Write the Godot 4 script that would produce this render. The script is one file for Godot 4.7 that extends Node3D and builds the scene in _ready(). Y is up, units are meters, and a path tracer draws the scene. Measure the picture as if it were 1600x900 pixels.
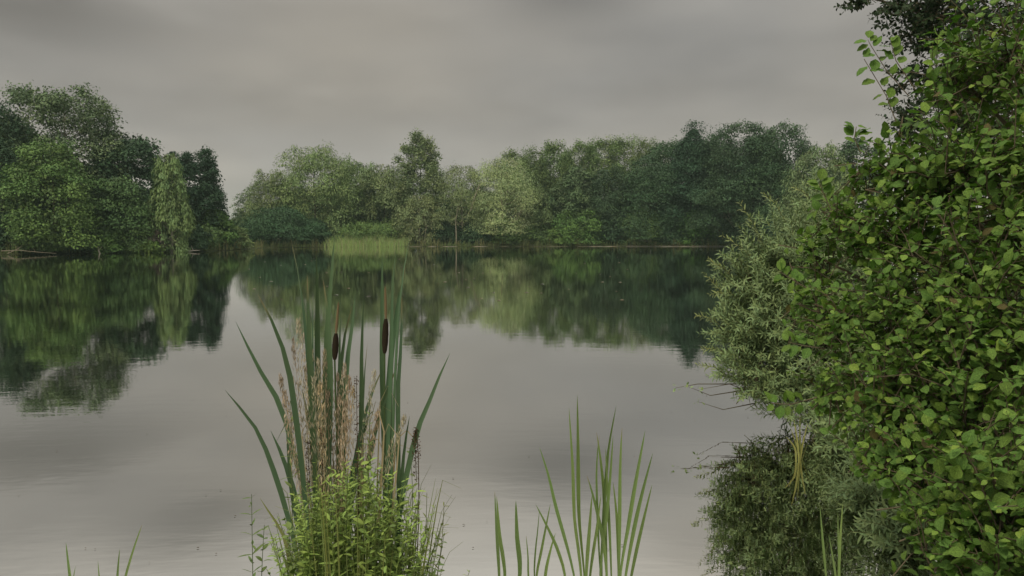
extends Node3D

# ------------------------------------------------------------------ camera
const FOV := 42.0
const EYE := 2.0            # metres above the water
const HORIZON := 365.0      # photo row (of 900) of the horizon
var fpx := 450.0 / tan(deg_to_rad(FOV * 0.5))
var pitch := atan((450.0 - HORIZON) / (450.0 / tan(deg_to_rad(FOV * 0.5))))

# a photo pixel gives a direction; the depth (metres along -z) comes from what the thing stands on
func P(x: float, y: float, d: float) -> Vector3:
	var cy := (450.0 - y) / fpx
	var dy := cy * cos(pitch) - sin(pitch)
	var dz := -cy * sin(pitch) - cos(pitch)
	var t := d / -dz
	return Vector3((x - 800.0) / fpx * t, EYE + dy * t, -d)

func G(x: float, y: float) -> Vector3:      # the same, met with the water's level
	var cy := (450.0 - y) / fpx
	var dy := cy * cos(pitch) - sin(pitch)
	var dz := -cy * sin(pitch) - cos(pitch)
	var t := EYE / -dy
	return Vector3((x - 800.0) / fpx * t, 0.0, dz * t)

# ------------------------------------------------------------------ mesh building
class MB:
	var v := PackedVector3Array()
	var n := PackedVector3Array()
	var c := PackedColorArray()
	var i := PackedInt32Array()
	var uv := PackedVector2Array()
	func commit() -> ArrayMesh:
		var a := []
		a.resize(Mesh.ARRAY_MAX)
		a[Mesh.ARRAY_VERTEX] = v
		a[Mesh.ARRAY_NORMAL] = n
		a[Mesh.ARRAY_COLOR] = c
		a[Mesh.ARRAY_INDEX] = i
		if uv.size() == v.size(): a[Mesh.ARRAY_TEX_UV] = uv
		var m := ArrayMesh.new()
		m.add_surface_from_arrays(Mesh.PRIMITIVE_TRIANGLES, a)
		return m
	# a leaf seen from far: a bent rhombus; ax along the leaf, up its face
	func rhomb(p: Vector3, ax: Vector3, up: Vector3, l: float, w: float, col: Color) -> void:
		var s := ax.cross(up).normalized()
		var nn := s.cross(ax).normalized()
		var b := v.size()
		v.append(p - ax * (l * 0.5)); v.append(p + s * (w * 0.5) + nn * (w * 0.12)); v.append(p + ax * (l * 0.5) - nn * (l * 0.1)); v.append(p - s * (w * 0.5) + nn * (w * 0.12))
		for k in 4:
			n.append(nn); c.append(col)
		i.append(b); i.append(b + 2); i.append(b + 1); i.append(b); i.append(b + 3); i.append(b + 2)
	func tube(pts: Array, radii: Array, sides: int, col: Color) -> void:
		var b := v.size()
		var ref := Vector3(0.31, 0.2, 0.93)
		for k in pts.size():
			var t: Vector3 = (pts[mini(k + 1, pts.size() - 1)] - pts[maxi(k - 1, 0)])
			t = t.normalized() if t.length() > 1e-6 else Vector3.UP
			var s := t.cross(ref).normalized()
			var q := s.cross(t).normalized()
			for j in sides:
				var a := TAU * j / sides
				var d := s * cos(a) + q * sin(a)
				v.append(pts[k] + d * radii[k]); n.append(d); c.append(col)
		for k in pts.size() - 1:
			for j in sides:
				var p := b + k * sides + j
				var r := b + k * sides + (j + 1) % sides
				i.append(p); i.append(r); i.append(p + sides)
				i.append(r); i.append(r + sides); i.append(p + sides)
		# closed ends
		for e in 2:
			var o := b if e == 0 else b + (pts.size() - 1) * sides
			for j in range(1, sides - 1):
				i.append(o)
				if e == 0:
					i.append(o + j + 1); i.append(o + j)
				else:
					i.append(o + j); i.append(o + j + 1)
	# a broad leaf seen near: rows across a folded, curled blade. x side, y face, z along
	func leaf(xf: Transform3D, prof: Array, fold: float, curl: float, wave: float, col: Color) -> void:
		var b := v.size()
		var rows := prof.size()
		var nb := xf.basis.inverse().transposed()
		for k in rows:
			var t := float(k) / (rows - 1)
			var w: float = prof[k]
			var y := -curl * t * t
			var wv := wave * sin(t * 14.0)
			for s in [-1.0, 0.0, 1.0]:
				var x: float = s * w
				var yy: float = y + absf(s) * (w * fold + wv * (1.0 if s > 0 else -0.7))
				v.append(xf * Vector3(x, yy, t))
				var nn := Vector3(-s * (fold + 0.15), 1.0, 2.0 * curl * t).normalized()
				n.append((nb * nn).normalized())
				c.append(col)
				if uv.size() < v.size(): uv.append(Vector2(0.5 + 0.5 * s, t))
		for k in rows - 1:
			for s in 2:
				var p := b + k * 3 + s
				i.append(p); i.append(p + 1); i.append(p + 3)
				i.append(p + 1); i.append(p + 4); i.append(p + 3)
	# a sword blade along a polyline; face = direction the flat side looks
	func blade(pts: PackedVector3Array, face: Vector3, w: float, taper: float, twist: float, c0: Color, c1: Color, dead := 0.0) -> void:
		var b := v.size()
		var m := pts.size()
		for k in m:
			var t := float(k) / (m - 1)
			var tan_ := (pts[mini(k + 1, m - 1)] - pts[maxi(k - 1, 0)]).normalized()
			var f := face.rotated(Vector3.UP, twist * t)
			var s := tan_.cross(f).normalized()
			var nn := s.cross(tan_).normalized()
			var ww := w * 0.5 * lerpf(0.42, 1.0, smoothstep(0.2, 0.75, t)) * (1.0 if t < 1.0 - taper else pow(maxf(0.0, (1.0 - t) / taper), 0.6))
			ww = maxf(ww, 0.0004)
			var cc := c0.lerp(c1, t)
			if t > 1.0 - dead: cc = Color(0.30, 0.24, 0.13)
			for q in [-1.0, 0.0, 1.0]:
				v.append(pts[k] + s * (q * ww) - nn * ((1.0 - absf(q)) * ww * 0.35))
				n.append((nn - s * (q * 0.35)).normalized()); c.append(cc)
		for k in m - 1:
			for q in 2:
				var p := b + k * 3 + q
				i.append(p); i.append(p + 3); i.append(p + 1)
				i.append(p + 1); i.append(p + 3); i.append(p + 4)

var rng := RandomNumberGenerator.new()
var noise := FastNoiseLite.new()
var M := {}
var counts := {}

func rr(a: float, b: float) -> float:
	return rng.randf_range(a, b)

func rdir() -> Vector3:
	var z := rng.randf_range(-1.0, 1.0)
	var a := rng.randf() * TAU
	var r := sqrt(1.0 - z * z)
	return Vector3(r * cos(a), z, r * sin(a))

func numbered(called: String) -> String:
	var k: int = counts.get(called, 0)
	counts[called] = k + 1
	return called if k == 0 else "%s_%03d" % [called, k]

func thing(called: String, label: String, category: String, at: Vector3, group := "") -> Node3D:
	var o := Node3D.new()
	o.name = numbered(called)
	add_child(o)
	o.position = at
	o.set_meta("label", label); o.set_meta("category", category)
	if group != "": o.set_meta("group", group)
	return o

func part(called: String, mesh: Mesh, mat: Material, parent: Node3D, kind := "") -> MeshInstance3D:
	var o := MeshInstance3D.new()
	var key := "%s/%s" % [parent.name, called]
	var k: int = counts.get(key, 0)
	counts[key] = k + 1
	o.name = called if k == 0 else "%s_%03d" % [called, k]
	o.mesh = mesh
	o.material_override = mat
	parent.add_child(o)
	if kind != "": o.set_meta("kind", kind)
	return o

func single(called: String, mesh: Mesh, mat: Material, label: String, category: String, kind := "", group := "") -> MeshInstance3D:
	var o := MeshInstance3D.new()
	o.name = numbered(called)
	o.mesh = mesh
	o.material_override = mat
	add_child(o)
	if label != "": o.set_meta("label", label)
	if category != "": o.set_meta("category", category)
	if kind != "": o.set_meta("kind", kind)
	if group != "": o.set_meta("group", group)
	return o

func vmat(rough: float, spec: float, back := Color(0, 0, 0)) -> StandardMaterial3D:
	var m := StandardMaterial3D.new()
	m.vertex_color_use_as_albedo = true
	m.roughness = rough
	m.metallic_specular = spec
	m.cull_mode = BaseMaterial3D.CULL_DISABLED
	if back.g > 0.0:
		m.backlight_enabled = true
		m.backlight = back
	return m

func vary(col: Color, amt: float) -> Color:
	var k := 1.0 + rr(-amt, amt)
	var h := rr(-amt, amt) * 0.35
	return Color(col.r * k * (1.0 + h), col.g * k, col.b * k * (1.0 - h))

# ------------------------------------------------------------------ sky
func sky_image() -> Image:
	var W := 1024
	var H := 512
	var img := Image.create(W, H, false, Image.FORMAT_RGBF)
	var fn := FastNoiseLite.new()
	fn.seed = 11; fn.noise_type = FastNoiseLite.TYPE_SIMPLEX_SMOOTH; fn.fractal_octaves = 5; fn.frequency = 0.55
	var fine := FastNoiseLite.new()
	fine.seed = 5; fine.noise_type = FastNoiseLite.TYPE_SIMPLEX_SMOOTH; fine.fractal_octaves = 4; fine.frequency = 1.6
	# the dark undersides of cloud that show at the top of the photograph and mirrored in the pond: azimuth, elevation, half sizes, depth
	var dark := [[-33.0, 13.8, 8.0, 1.6, 0.42], [-23.0, 20.0, 6.0, 2.2, 0.45], [4.5, 17.4, 5.0, 2.0, 0.42], [15.0, 22.5, 6.0, 2.0, 0.26], [-12.0, 15.0, 10.0, 2.0, 0.10], [-15.0, 8.5, 12.0, 1.3, 0.07], [60.0, 20.0, 12.0, 3.0, 0.2], [-80.0, 17.0, 12.0, 3.0, 0.2], [150.0, 18.0, 12.0, 3.0, 0.2], [-150.0, 16.0, 12.0, 3.0, 0.2], [105.0, 14.0, 12.0, 3.0, 0.2]]
	for y in H:
		var el := (0.5 - (y + 0.5) / H) * PI
		for x in W:
			var az := wrapf((x + 0.5) / W * TAU, -PI, PI)
			var dir := Vector3(sin(az) * cos(el), sin(el), -cos(az) * cos(el))
			var e := maxf(dir.y, 0.0)
			var q := dir / (e + 0.26)
			var a := fn.get_noise_3d(q.x, q.z * 1.3, 0.3)
			var b := fine.get_noise_3d(q.x * 1.5, q.z * 1.5, 7.0 + e * 9.0)
			var veil := smoothstep(0.04, 0.20, e) * (1.0 - smoothstep(0.28, 0.45, e))
			var l := 0.295 * (1.0 + 2.0 * e) * (1.0 - 0.36 * veil) * (1.0 + 0.22 * a + 0.12 * b)
			for k in dark:
				var dx: float = wrapf(rad_to_deg(az) - k[0], -180.0, 180.0) / k[2]
				var dy: float = (rad_to_deg(el) - k[1] + b * 1.2) / k[3]
				l *= 1.0 - k[4] * exp(-(dx * dx + dy * dy) * 0.8) * (1.0 + 0.5 * a)
			var warm := 0.5 + 0.5 * clampf(a * 1.6 + 0.2, -1.0, 1.0)
			img.set_pixel(x, y, Color(l * lerpf(1.01, 1.065, warm), l * lerpf(0.985, 0.985, warm), l * lerpf(0.935, 0.855, warm)))
	return img

# ------------------------------------------------------------------ pond and ground
var shore: PackedVector2Array

func shore_distance(x: float, z: float) -> float:    # positive on land
	var p := Vector2(x, z)
	var best := 1e9
	var m := shore.size()
	for k in m:
		var a := shore[k]
		var b := shore[(k + 1) % m]
		var ab := b - a
		var t := clampf((p - a).dot(ab) / ab.length_squared(), 0.0, 1.0)
		best = minf(best, p.distance_squared_to(a + ab * t))
	best = sqrt(best)
	return -best if Geometry2D.is_point_in_polygon(p, shore) else best

func ground_y(x: float, z: float) -> float:
	var s := shore_distance(x, z)
	var y := 0.0
	if s < 0.0:
		y = maxf(-1.6, s * 0.22)
	else:
		y = minf(0.42, s * 0.28) + minf(s * 0.02, 0.3) * (0.5 + noise.get_noise_2d(x * 6.0, z * 6.0))
	return y

func build_ground() -> void:
	for q in [[-30.0, -1.0], [-58.0, -22.0], [-62.0, -50.0]]:
		shore.append(Vector2(q[0], q[1]))
	for q in [[-110.0, 399.0], [0.0, 397.6], [70.0, 396.6], [150.0, 395.6], [230.0, 394.3], [300.0, 393.3], [352.0, 391.6], [374.0, 389.5], [410.0, 387.2], [500.0, 386.2], [640.0, 385.5], [800.0, 385.2], [1000.0, 385.2], [1160.0, 385.4]]:
		var g := G(q[0], q[1])
		shore.append(Vector2(g.x, g.z))
	for q in [[47.0, -108.0], [52.0, -92.0], [42.0, -62.0], [24.0, -34.0], [11.0, -19.0], [5.8, -12.0], [4.5, -8.6], [3.6, -6.2], [2.9, -4.4], [2.2, -3.0], [1.2, -2.5], [0.2, -2.45], [-0.2, -3.15], [-0.95, -3.15], [-1.2, -2.6], [-2.5, -2.5], [-6.0, -2.2], [-15.0, -1.6]]:
		shore.append(Vector2(q[0], q[1]))
	var mb := MB.new()
	var rings := 190
	var segs := 240
	for k in rings:
		var r := 0.25 * pow(1800.0 / 0.25, float(k) / (rings - 1))
		for j in segs:
			var a := TAU * j / segs
			var x := r * sin(a)
			var z := -r * cos(a)
			mb.v.append(Vector3(x, ground_y(x, z), z)); mb.n.append(Vector3.UP)
			var g := 0.5 + 0.5 * noise.get_noise_2d(x * 9.0, z * 9.0)
			mb.c.append(Color(0.05, 0.045, 0.028).lerp(Color(0.04, 0.06, 0.02), g))
	for k in rings - 1:
		for j in segs:
			var p := k * segs + j
			var q := k * segs + (j + 1) % segs
			mb.i.append(p); mb.i.append(p + segs); mb.i.append(q)
			mb.i.append(q); mb.i.append(p + segs); mb.i.append(q + segs)
	var g2 := single("ground", mb.commit(), M.soil, "", "", "structure")
	g2.set_meta("label", "dark earth bank round the pond")
	# a low, uneven pale strip along the edge of the far water
	var pale_strip := MB.new()
	for k in range(13, 17):
		var a := shore[k]
		var b := shore[k + 1]
		var steps := int(a.distance_to(b) / 1.2) + 1
		for s in steps:
			var p := a.lerp(b, float(s) / steps)
			var q := a.lerp(b, float(s + 1) / steps)
			var nrm := (q - p).orthogonal().normalized()
			if Geometry2D.is_point_in_polygon(p + nrm * 0.5, shore): nrm = -nrm
			var h := 0.01 + 0.10 * noise.get_noise_2d(p.x * 30.0, p.y * 30.0)
			var h2 := 0.01 + 0.10 * noise.get_noise_2d(q.x * 30.0, q.y * 30.0)
			var o := 0.5 * noise.get_noise_2d(p.x * 25.0, 9.0)
			var o2 := 0.5 * noise.get_noise_2d(q.x * 25.0, 9.0)
			var r0 := [[-0.9 + o, -0.3], [-0.5 + o, h * 0.7], [0.3, h + 0.02], [1.6, 0.2]]
			var r1 := [[-0.9 + o2, -0.3], [-0.5 + o2, h2 * 0.7], [0.3, h2 + 0.02], [1.6, 0.2]]
			for e in 3:
				var b0 := pale_strip.v.size()
				for w in [[p, r0[e]], [p, r0[e + 1]], [q, r1[e]], [q, r1[e + 1]]]:
					var at: Vector2 = w[0] + nrm * w[1][0]
					pale_strip.v.append(Vector3(at.x, w[1][1], at.y)); pale_strip.n.append(Vector3(-nrm.x, 1.0, -nrm.y).normalized())
					pale_strip.c.append(vary(Color(0.22, 0.205, 0.165), 0.3))
				var up_way := (pale_strip.v[b0 + 1] - pale_strip.v[b0]).cross(pale_strip.v[b0 + 2] - pale_strip.v[b0]).y > 0.0
				for t in ([0, 2, 1, 1, 2, 3] if up_way else [0, 1, 2, 1, 3, 2]): pale_strip.i.append(b0 + t)
	var mo := single("shore_strip", pale_strip.commit(), M.soil, "thin pale strip edging the far shore", "", "structure")
	mo.set_meta("kind", "structure")
	# the pond
	var w := PlaneMesh.new()
	w.size = Vector2(170, 150)
	var wo := single("water", w, M.water, "still grey green pond water", "", "structure")
	wo.position = Vector3(-3, 0, -60)

# ------------------------------------------------------------------ far trees
# kind: clump flatness, leaf length / width, how it droops, crown profile
const KINDS := {
	"round": {"flat": 0.72, "len": 0.34, "wid": 0.23, "droop": 0.2, "cl": 50, "cr": [0.24, 0.48]},
	"layered": {"flat": 0.42, "len": 0.34, "wid": 0.24, "droop": 0.3, "cl": 66, "cr": [0.24, 0.48]},
	"willow": {"flat": 0.80, "len": 0.40, "wid": 0.13, "droop": 0.55, "cl": 50, "cr": [0.24, 0.46]},
	"weeping": {"flat": 1.6, "len": 0.38, "wid": 0.12, "droop": 1.2, "cl": 60, "cr": [0.24, 0.40]},
	"poplar": {"flat": 1.4, "len": 0.30, "wid": 0.21, "droop": -0.2, "cl": 52, "cr": [0.26, 0.46]},
	"airy": {"flat": 0.72, "len": 0.30, "wid": 0.20, "droop": 0.2, "cl": 90, "cr": [0.18, 0.38]},
	"pointed": {"flat": 0.45, "len": 0.34, "wid": 0.23, "droop": 0.35, "cl": 72, "cr": [0.24, 0.42]},
	"shrub": {"flat": 0.6, "len": 0.28, "wid": 0.19, "droop": 0.3, "cl": 38, "cr": [0.28, 0.5]},
}

func profile(kind: String, t: float) -> float:
	match kind:
		"pointed": return pow(1.0 - t, 0.62) * (0.75 + 0.25 * minf(1.0, t * 4.0))
		"layered": return pow(1.0 - t * t, 0.6) * (0.8 + 0.2 * minf(1.0, t * 4.0))
		"poplar", "weeping": return pow(sin(PI * pow(clampf(t * 0.94 + 0.04, 0.0, 1.0), 0.75)), 0.55)
		"shrub": return sqrt(maxf(0.0, 1.0 - t * t * 0.96))
		"willow": return pow(maxf(0.0, sin(PI * clampf(t * 0.68 + 0.28, 0.0, 1.0))), 0.5)
	return pow(maxf(0.0, sin(PI * clampf(t * 0.74 + 0.22, 0.0, 1.0))), 0.5)

func tree_parts(o: Node3D, kind: String, h: float, w: float, low: float, col: Color, bark: Color, nleaf: int, sd: int, dens := 1.0) -> void:
	rng.seed = sd
	var K: Dictionary = KINDS[kind]
	var crown := MB.new()
	var wood := MB.new()
	var lsz := rr(0.75, 1.2)
	var off := Vector3(sd * 3.7, sd * 1.3, sd * 2.1)
	var clumps := []
	var total := 0.0
	var cn: int = K.cl
	for k in cn:
		var t := (k + rng.randf()) / cn
		t = lerpf(t, rng.randf(), 0.25)
		var a := k * 2.39996 + rr(-0.5, 0.5)
		var lump := 1.0 + 0.6 * noise.get_noise_3d(off.x + cos(a) * 22.0, off.y + t * 45.0, off.z + sin(a) * 22.0)
		var rad := profile(kind, t) * w * lump
		var cr := w * rr(K.cr[0], K.cr[1]) * (0.8 + 0.3 * (1.0 - t))
		var reach := maxf(rad - cr * 0.5, 0.0) * sqrt(rr(0.45, 1.0))
		var y := low + (h - low) * t
		y = minf(y, h - cr * K.flat * 0.75)
		clumps.append([Vector3(cos(a) * reach, y, sin(a) * reach), cr, t])
		total += cr * cr
	for q in clumps:
		var at: Vector3 = q[0]
		var cr: float = q[1]
		var m := int(1.95 * nleaf * cr * cr / total * (1.0 if kind != "airy" else lerpf(1.5, 0.85, q[2])) * dens)
		var cc := vary(Color(col.r * 0.94, col.g * 1.03, col.b * 0.88), 0.16) * 1.66
		for k in m:
			var d := rdir()
			if d.y < -0.5: d.y = -d.y * 0.7
			var g := 0.90 + 0.75 * noise.get_noise_3d(at.x * 30.0 + d.x * 40.0, at.y * 30.0 + d.y * 40.0, at.z * 30.0 + d.z * 40.0)
			var rad := cr * g * pow(rng.randf(), 0.40)
			var p := at + Vector3(d.x, d.y * K.flat, d.z) * rad
			var horiz := Vector2(d.x, d.z).length()
			p.y -= K.droop * horiz * horiz * cr * 0.8
			if p.y < 0.05: p.y = rr(0.05, 0.6)
			var up := (d * 1.0 + Vector3(0, 0.7, 0) + rdir() * 0.55).normalized()
			var ax := (Vector3(d.x, -K.droop * 1.3, d.z) + rdir() * 0.7).normalized()
			if absf(ax.dot(up)) > 0.93: ax = ax.cross(Vector3(0.3, 0.1, 0.9)).normalized()
			var sc := rr(0.55, 1.15) * lsz
			crown.rhomb(p, ax, up, K.len * sc, K.wid * sc, vary(cc, 0.15))
	# loose leaves between the clumps
	for k in int(nleaf * 0.28 * dens):
		var t := rng.randf()
		var a := rng.randf() * TAU
		var rad := profile(kind, t) * w * sqrt(rr(0.2, 0.85)) * (1.0 + 0.5 * noise.get_noise_3d(off.x + cos(a) * 30.0, off.y + t * 60.0, off.z + sin(a) * 30.0))
		if kind == "airy" and t > 0.85: continue
		var p := Vector3(cos(a) * rad, low + (h - low) * t * 0.93, sin(a) * rad)
		var up := (Vector3(cos(a), 1.0, sin(a)) + rdir() * 0.8).normalized()
		var ax := (Vector3(cos(a), -K.droop, sin(a)) + rdir()).normalized()
		if absf(ax.dot(up)) > 0.93: ax = ax.cross(Vector3(0.3, 0.1, 0.9)).normalized()
		crown.rhomb(p, ax, up, K.len, K.wid, vary(col, 0.25) * 1.3)
	# trunk, then limbs reaching into the clumps
	var pts := []
	var rad2 := []
	var tr := 0.011 * h + 0.04
	var lean := Vector3(rr(-0.04, 0.04), 0, rr(-0.04, 0.04))
	for k in 8:
		var t := k / 7.0
		pts.append(Vector3(lean.x * h * t + 0.12 * sin(t * 5.0 + sd), -0.2 + t * h * 0.86, lean.z * h * t + 0.1 * cos(t * 4.0 + sd)))
		rad2.append(tr * (1.0 - t * 0.93) * (1.35 if k == 0 else 1.0))
	wood.tube(pts, rad2, 7, bark)
	for k in clumps.size():
		if k % 2 == 1: continue
		var to: Vector3 = clumps[k][0]
		var ty := clampf(to.y - Vector2(to.x, to.z).length() * 0.8, h * 0.12, h * 0.8)
		var tt := ty / (h * 0.86)
		var from := Vector3(lean.x * h * tt, ty, lean.z * h * tt)
		var mid := from.lerp(to, 0.5) + Vector3(rr(-0.2, 0.2), -0.12 * from.distance_to(to), rr(-0.2, 0.2))
		var r0 := tr * (1.0 - tt * 0.85) * 0.45
		wood.tube([from, mid, to, to + (to - mid) * 0.35], [r0, r0 * 0.65, r0 * 0.35, r0 * 0.12], 5, bark)
	part("trunk", wood.commit(), M.bark, o)
	part("crown", crown.commit(), M.far_leaf, o, "stuff")

# px centre, half width px, top row, depth, kind, low (crown bottom as a share of the height)
func far_tree(called: String, label: String, cat: String, px: float, hw: float, top: float, d: float, kind: String, low: float, col: Color, nleaf: int, sd: int, bark := Color(0.07, 0.06, 0.045), group := "", dens := 1.0) -> Node3D:
	var foot := P(px, 400.0, d)
	foot.y = maxf(ground_y(foot.x, foot.z), 0.0) - 0.05
	var h := P(px, top, d).y - foot.y
	var w := hw / fpx * d * 1.18
	var o := thing(called, label, cat, foot, group)
	tree_parts(o, kind, h, w, h * low, col, bark, nleaf, sd, dens)
	return o

func build_far() -> void:
	var pale := Color(0.135, 0.175, 0.08)
	var pop := Color(0.105, 0.14, 0.06)
	var mid := Color(0.065, 0.10, 0.04)
	var warm := Color(0.085, 0.125, 0.04)
	var dark := Color(0.030, 0.055, 0.032)
	var deep := Color(0.020, 0.040, 0.026)
	var fresh := Color(0.065, 0.112, 0.036)
	var grey := Color(0.08, 0.105, 0.06)
	var pale_bark := Color(0.2, 0.185, 0.15)
	var n1 := "trees and shrubs of the near wooded bank"
	var n2 := "trees and shrubs along the far shore"
	# the wooded bank on one side of the pond
	far_tree("dark_tree", "dark dense tree beside the tallest airy tree of the wooded bank", "tree", 5, 62, 158, 79, "round", 0.12, dark, 10000, 101, Color(0.07, 0.06, 0.045), n1)
	far_tree("airy_tree", "tallest tree of the wooded bank with thin airy top", "tree", 112, 84, 108, 86, "airy", 0.14, grey, 14000, 102, Color(0.12, 0.11, 0.085), n1)
	far_tree("light_green_tree", "lighter green drooping tree in front of the tall airy tree", "tree", 88, 60, 219, 75.5, "round", 0.03, Color(0.072, 0.115, 0.04), 12000, 103, Color(0.07, 0.06, 0.045), n1)
	far_tree("dark_tree", "dark tree between the light green tree and the pale birch", "tree", 207, 58, 211, 87, "round", 0.15, dark, 9000, 104, Color(0.07, 0.06, 0.045), n1)
	far_tree("broad_tree", "dull green broad tree low beside the pale birch", "tree", 190, 56, 270, 80, "layered", 0.04, Color(0.05, 0.085, 0.035), 9000, 105, Color(0.07, 0.06, 0.045), n1)
	far_tree("birch_tree", "pale weeping birch with a thin whitish trunk by the water", "tree", 270, 27, 231, 81, "weeping", 0.0, Color(0.105, 0.145, 0.065), 6500, 106, Color(0.30, 0.28, 0.24), n1)
	far_tree("dark_tree", "darkest round tree behind the pale weeping birch", "tree", 306, 46, 223, 92, "airy", 0.12, deep, 12000, 107, Color(0.05, 0.045, 0.035), n1, 1.2)
	far_tree("small_tree", "small yellowish green tree at the tip of the wooded bank", "tree", 336, 32, 322, 92, "layered", 0.04, fresh, 6000, 108, Color(0.07, 0.06, 0.045), n1)
	far_tree("willow_bush", "small round silvery willow bush at the tip of the wooded bank", "bush", 373, 18, 354, 97, "shrub", 0.0, pale, 2600, 109, Color(0.07, 0.06, 0.045), n1)
	far_tree("dark_tree", "dark tree standing behind the light green tree of the wooded bank", "tree", 55, 60, 200, 90, "round", 0.1, dark, 8000, 110, Color(0.07, 0.06, 0.045), n1)
	var low1 := [[14, 40, 330, 75.5, dark, "dark shrub over the fallen branches of the wooded bank"], [60, 34, 352, 75, mid, "mid green shrub at the foot of the light green tree"], [128, 32, 342, 77, dark, "dark shrub beside the light green tree's foot"], [168, 26, 358, 77.5, fresh, "bright green low shrub left of the upright dead stick"], [215, 30, 345, 79.5, mid, "mid green shrub at the foot of the broad dull tree"], [241, 17, 356, 80, Color(0.07, 0.055, 0.05), "purplish brown shrub beside the pale birch's foot"], [232, 20, 374, 79.2, warm, "low light green shrub overhanging water by the purplish shrub"], [300, 24, 348, 84.5, dark, "dark shrub between the birch and the bank's tip"], [322, 22, 352, 88, mid, "mid green shrub under the small yellowish tree"], [350, 18, 348, 92, dark, "dark shrub beside the silvery willow bush"]]
	for k in low1.size():
		var q = low1[k]
		far_tree("bank_shrub", q[5].replace("left of", "beside"), "shrub", q[0], q[1], q[2], q[3], "shrub", 0.0, q[4], 3200, 130 + k, Color(0.07, 0.06, 0.045), n1)
	# the far shore
	far_tree("willow_tree", "pale willow at the gap beside the wooded bank", "tree", 424, 38, 264, 121, "willow", 0.1, Color(0.11, 0.135, 0.068), 8000, 201, Color(0.07, 0.06, 0.045), n2)
	far_tree("dead_top_tree", "thin bare topped tree in the gap beside the wooded bank", "tree", 392, 22, 292, 126, "airy", 0.2, grey, 2500, 202, Color(0.2, 0.18, 0.15), n2, 0.6)
	far_tree("willow_tree", "large pale topped willow above the broad dark shore shrub", "tree", 495, 58, 221, 122, "willow", 0.15, pale, 13000, 203, Color(0.07, 0.06, 0.045), n2)
	far_tree("willow_tree", "green willow behind the reed bed, next to the large pale topped one", "tree", 556, 38, 246, 128, "willow", 0.2, Color(0.10, 0.135, 0.06), 8000, 204, Color(0.07, 0.06, 0.045), n2)
	far_tree("willow_tree", "low rounded willow behind the reed bed beside the tall poplar", "tree", 603, 42, 250, 127, "willow", 0.15, Color(0.12, 0.145, 0.075), 9000, 205, Color(0.07, 0.06, 0.045), n2)
	far_tree("poplar_tree", "tall narrow pale poplar rising above the far willows", "tree", 656, 31, 206, 123, "poplar", 0.2, Color(0.125, 0.15, 0.082), 9500, 206, Color(0.14, 0.13, 0.1), n2)
	far_tree("willow_tree", "pale willow with its foliage down to the water by the reeds", "tree", 655, 32, 300, 119, "willow", 0.05, Color(0.13, 0.15, 0.08), 6000, 207, pale_bark, n2)
	far_tree("willow_tree", "tall pale trunked willow between the poplar and the silvery willow", "tree", 722, 42, 252, 121, "willow", 0.22, Color(0.125, 0.15, 0.078), 9000, 208, pale_bark, n2)
	far_tree("willow_tree", "silvery billowing willow, palest tree of the far shore", "tree", 788, 50, 240, 119, "willow", 0.1, Color(0.20, 0.235, 0.13), 13000, 209, Color(0.2, 0.18, 0.14), n2)
	far_tree("willow_tree", "dull willow between the silvery willow and the dark round tree", "tree", 836, 30, 290, 121, "willow", 0.05, Color(0.08, 0.105, 0.05), 6000, 210, Color(0.07, 0.06, 0.045), n2)
	var pops := [[806, 233], [838, 229], [866, 222], [906, 217], [940, 215], [974, 214], [1008, 215]]
	for k in pops.size():
		far_tree("poplar_tree", "tall pale poplar in the row behind the far shore trees", "tree", pops[k][0], 33, pops[k][1], 142 + (k % 3) * 2.0, "poplar", 0.25, vary(pop, 0.1), 7500, 220 + k, Color(0.15, 0.14, 0.11), "poplars in a row behind the far shore", 1.2)
	far_tree("round_tree", "round dull green tree in front of the poplar row", "tree", 899, 36, 259, 122, "round", 0.1, Color(0.06, 0.085, 0.045), 9000, 211, Color(0.07, 0.06, 0.045), n2)
	far_tree("dark_tree", "dark tree beside the round dull green tree, before the poplars", "tree", 948, 40, 258, 121, "round", 0.1, Color(0.036, 0.058, 0.034), 8000, 212, Color(0.07, 0.06, 0.045), n2)
	far_tree("dark_tree", "broad dark tree between the poplar row and the pointed tree", "tree", 1012, 60, 232, 120, "layered", 0.06, Color(0.034, 0.062, 0.034), 12000, 213, Color(0.07, 0.06, 0.045), n2)
	far_tree("pointed_tree", "pointed blackish green tree, darkest of the far shore", "tree", 1080, 62, 189, 121, "pointed", 0.08, Color(0.022, 0.045, 0.028), 14000, 214, Color(0.05, 0.045, 0.035), n2, 1.3)
	far_tree("airy_tree", "dark tree with a thin ragged top beside the pointed tree", "tree", 1150, 62, 187, 116, "airy", 0.08, Color(0.034, 0.058, 0.034), 15000, 215, Color(0.07, 0.06, 0.045), n2, 1.7)
	far_tree("dark_tree", "dark round topped tree at the end of the far shore", "tree", 1216, 58, 193, 111, "round", 0.08, Color(0.036, 0.064, 0.034), 13000, 216, Color(0.07, 0.06, 0.045), n2, 1.7)
	far_tree("dark_tree", "dark tree just behind the pointed tree, towards the poplars", "tree", 1040, 42, 214, 130, "round", 0.2, Color(0.04, 0.07, 0.036), 9000, 261, Color(0.07, 0.06, 0.045), n2, 1.3)
	far_tree("dark_tree", "dark tree filling the gap between the pointed and ragged trees", "tree", 1118, 44, 214, 128, "round", 0.2, Color(0.034, 0.06, 0.034), 9000, 262, Color(0.07, 0.06, 0.045), n2, 1.3)
	far_tree("dark_tree", "dark tree filling the gap behind the ragged topped tree", "tree", 1182, 46, 212, 124, "round", 0.2, Color(0.036, 0.062, 0.034), 9000, 263, Color(0.07, 0.06, 0.045), n2, 1.3)
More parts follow.
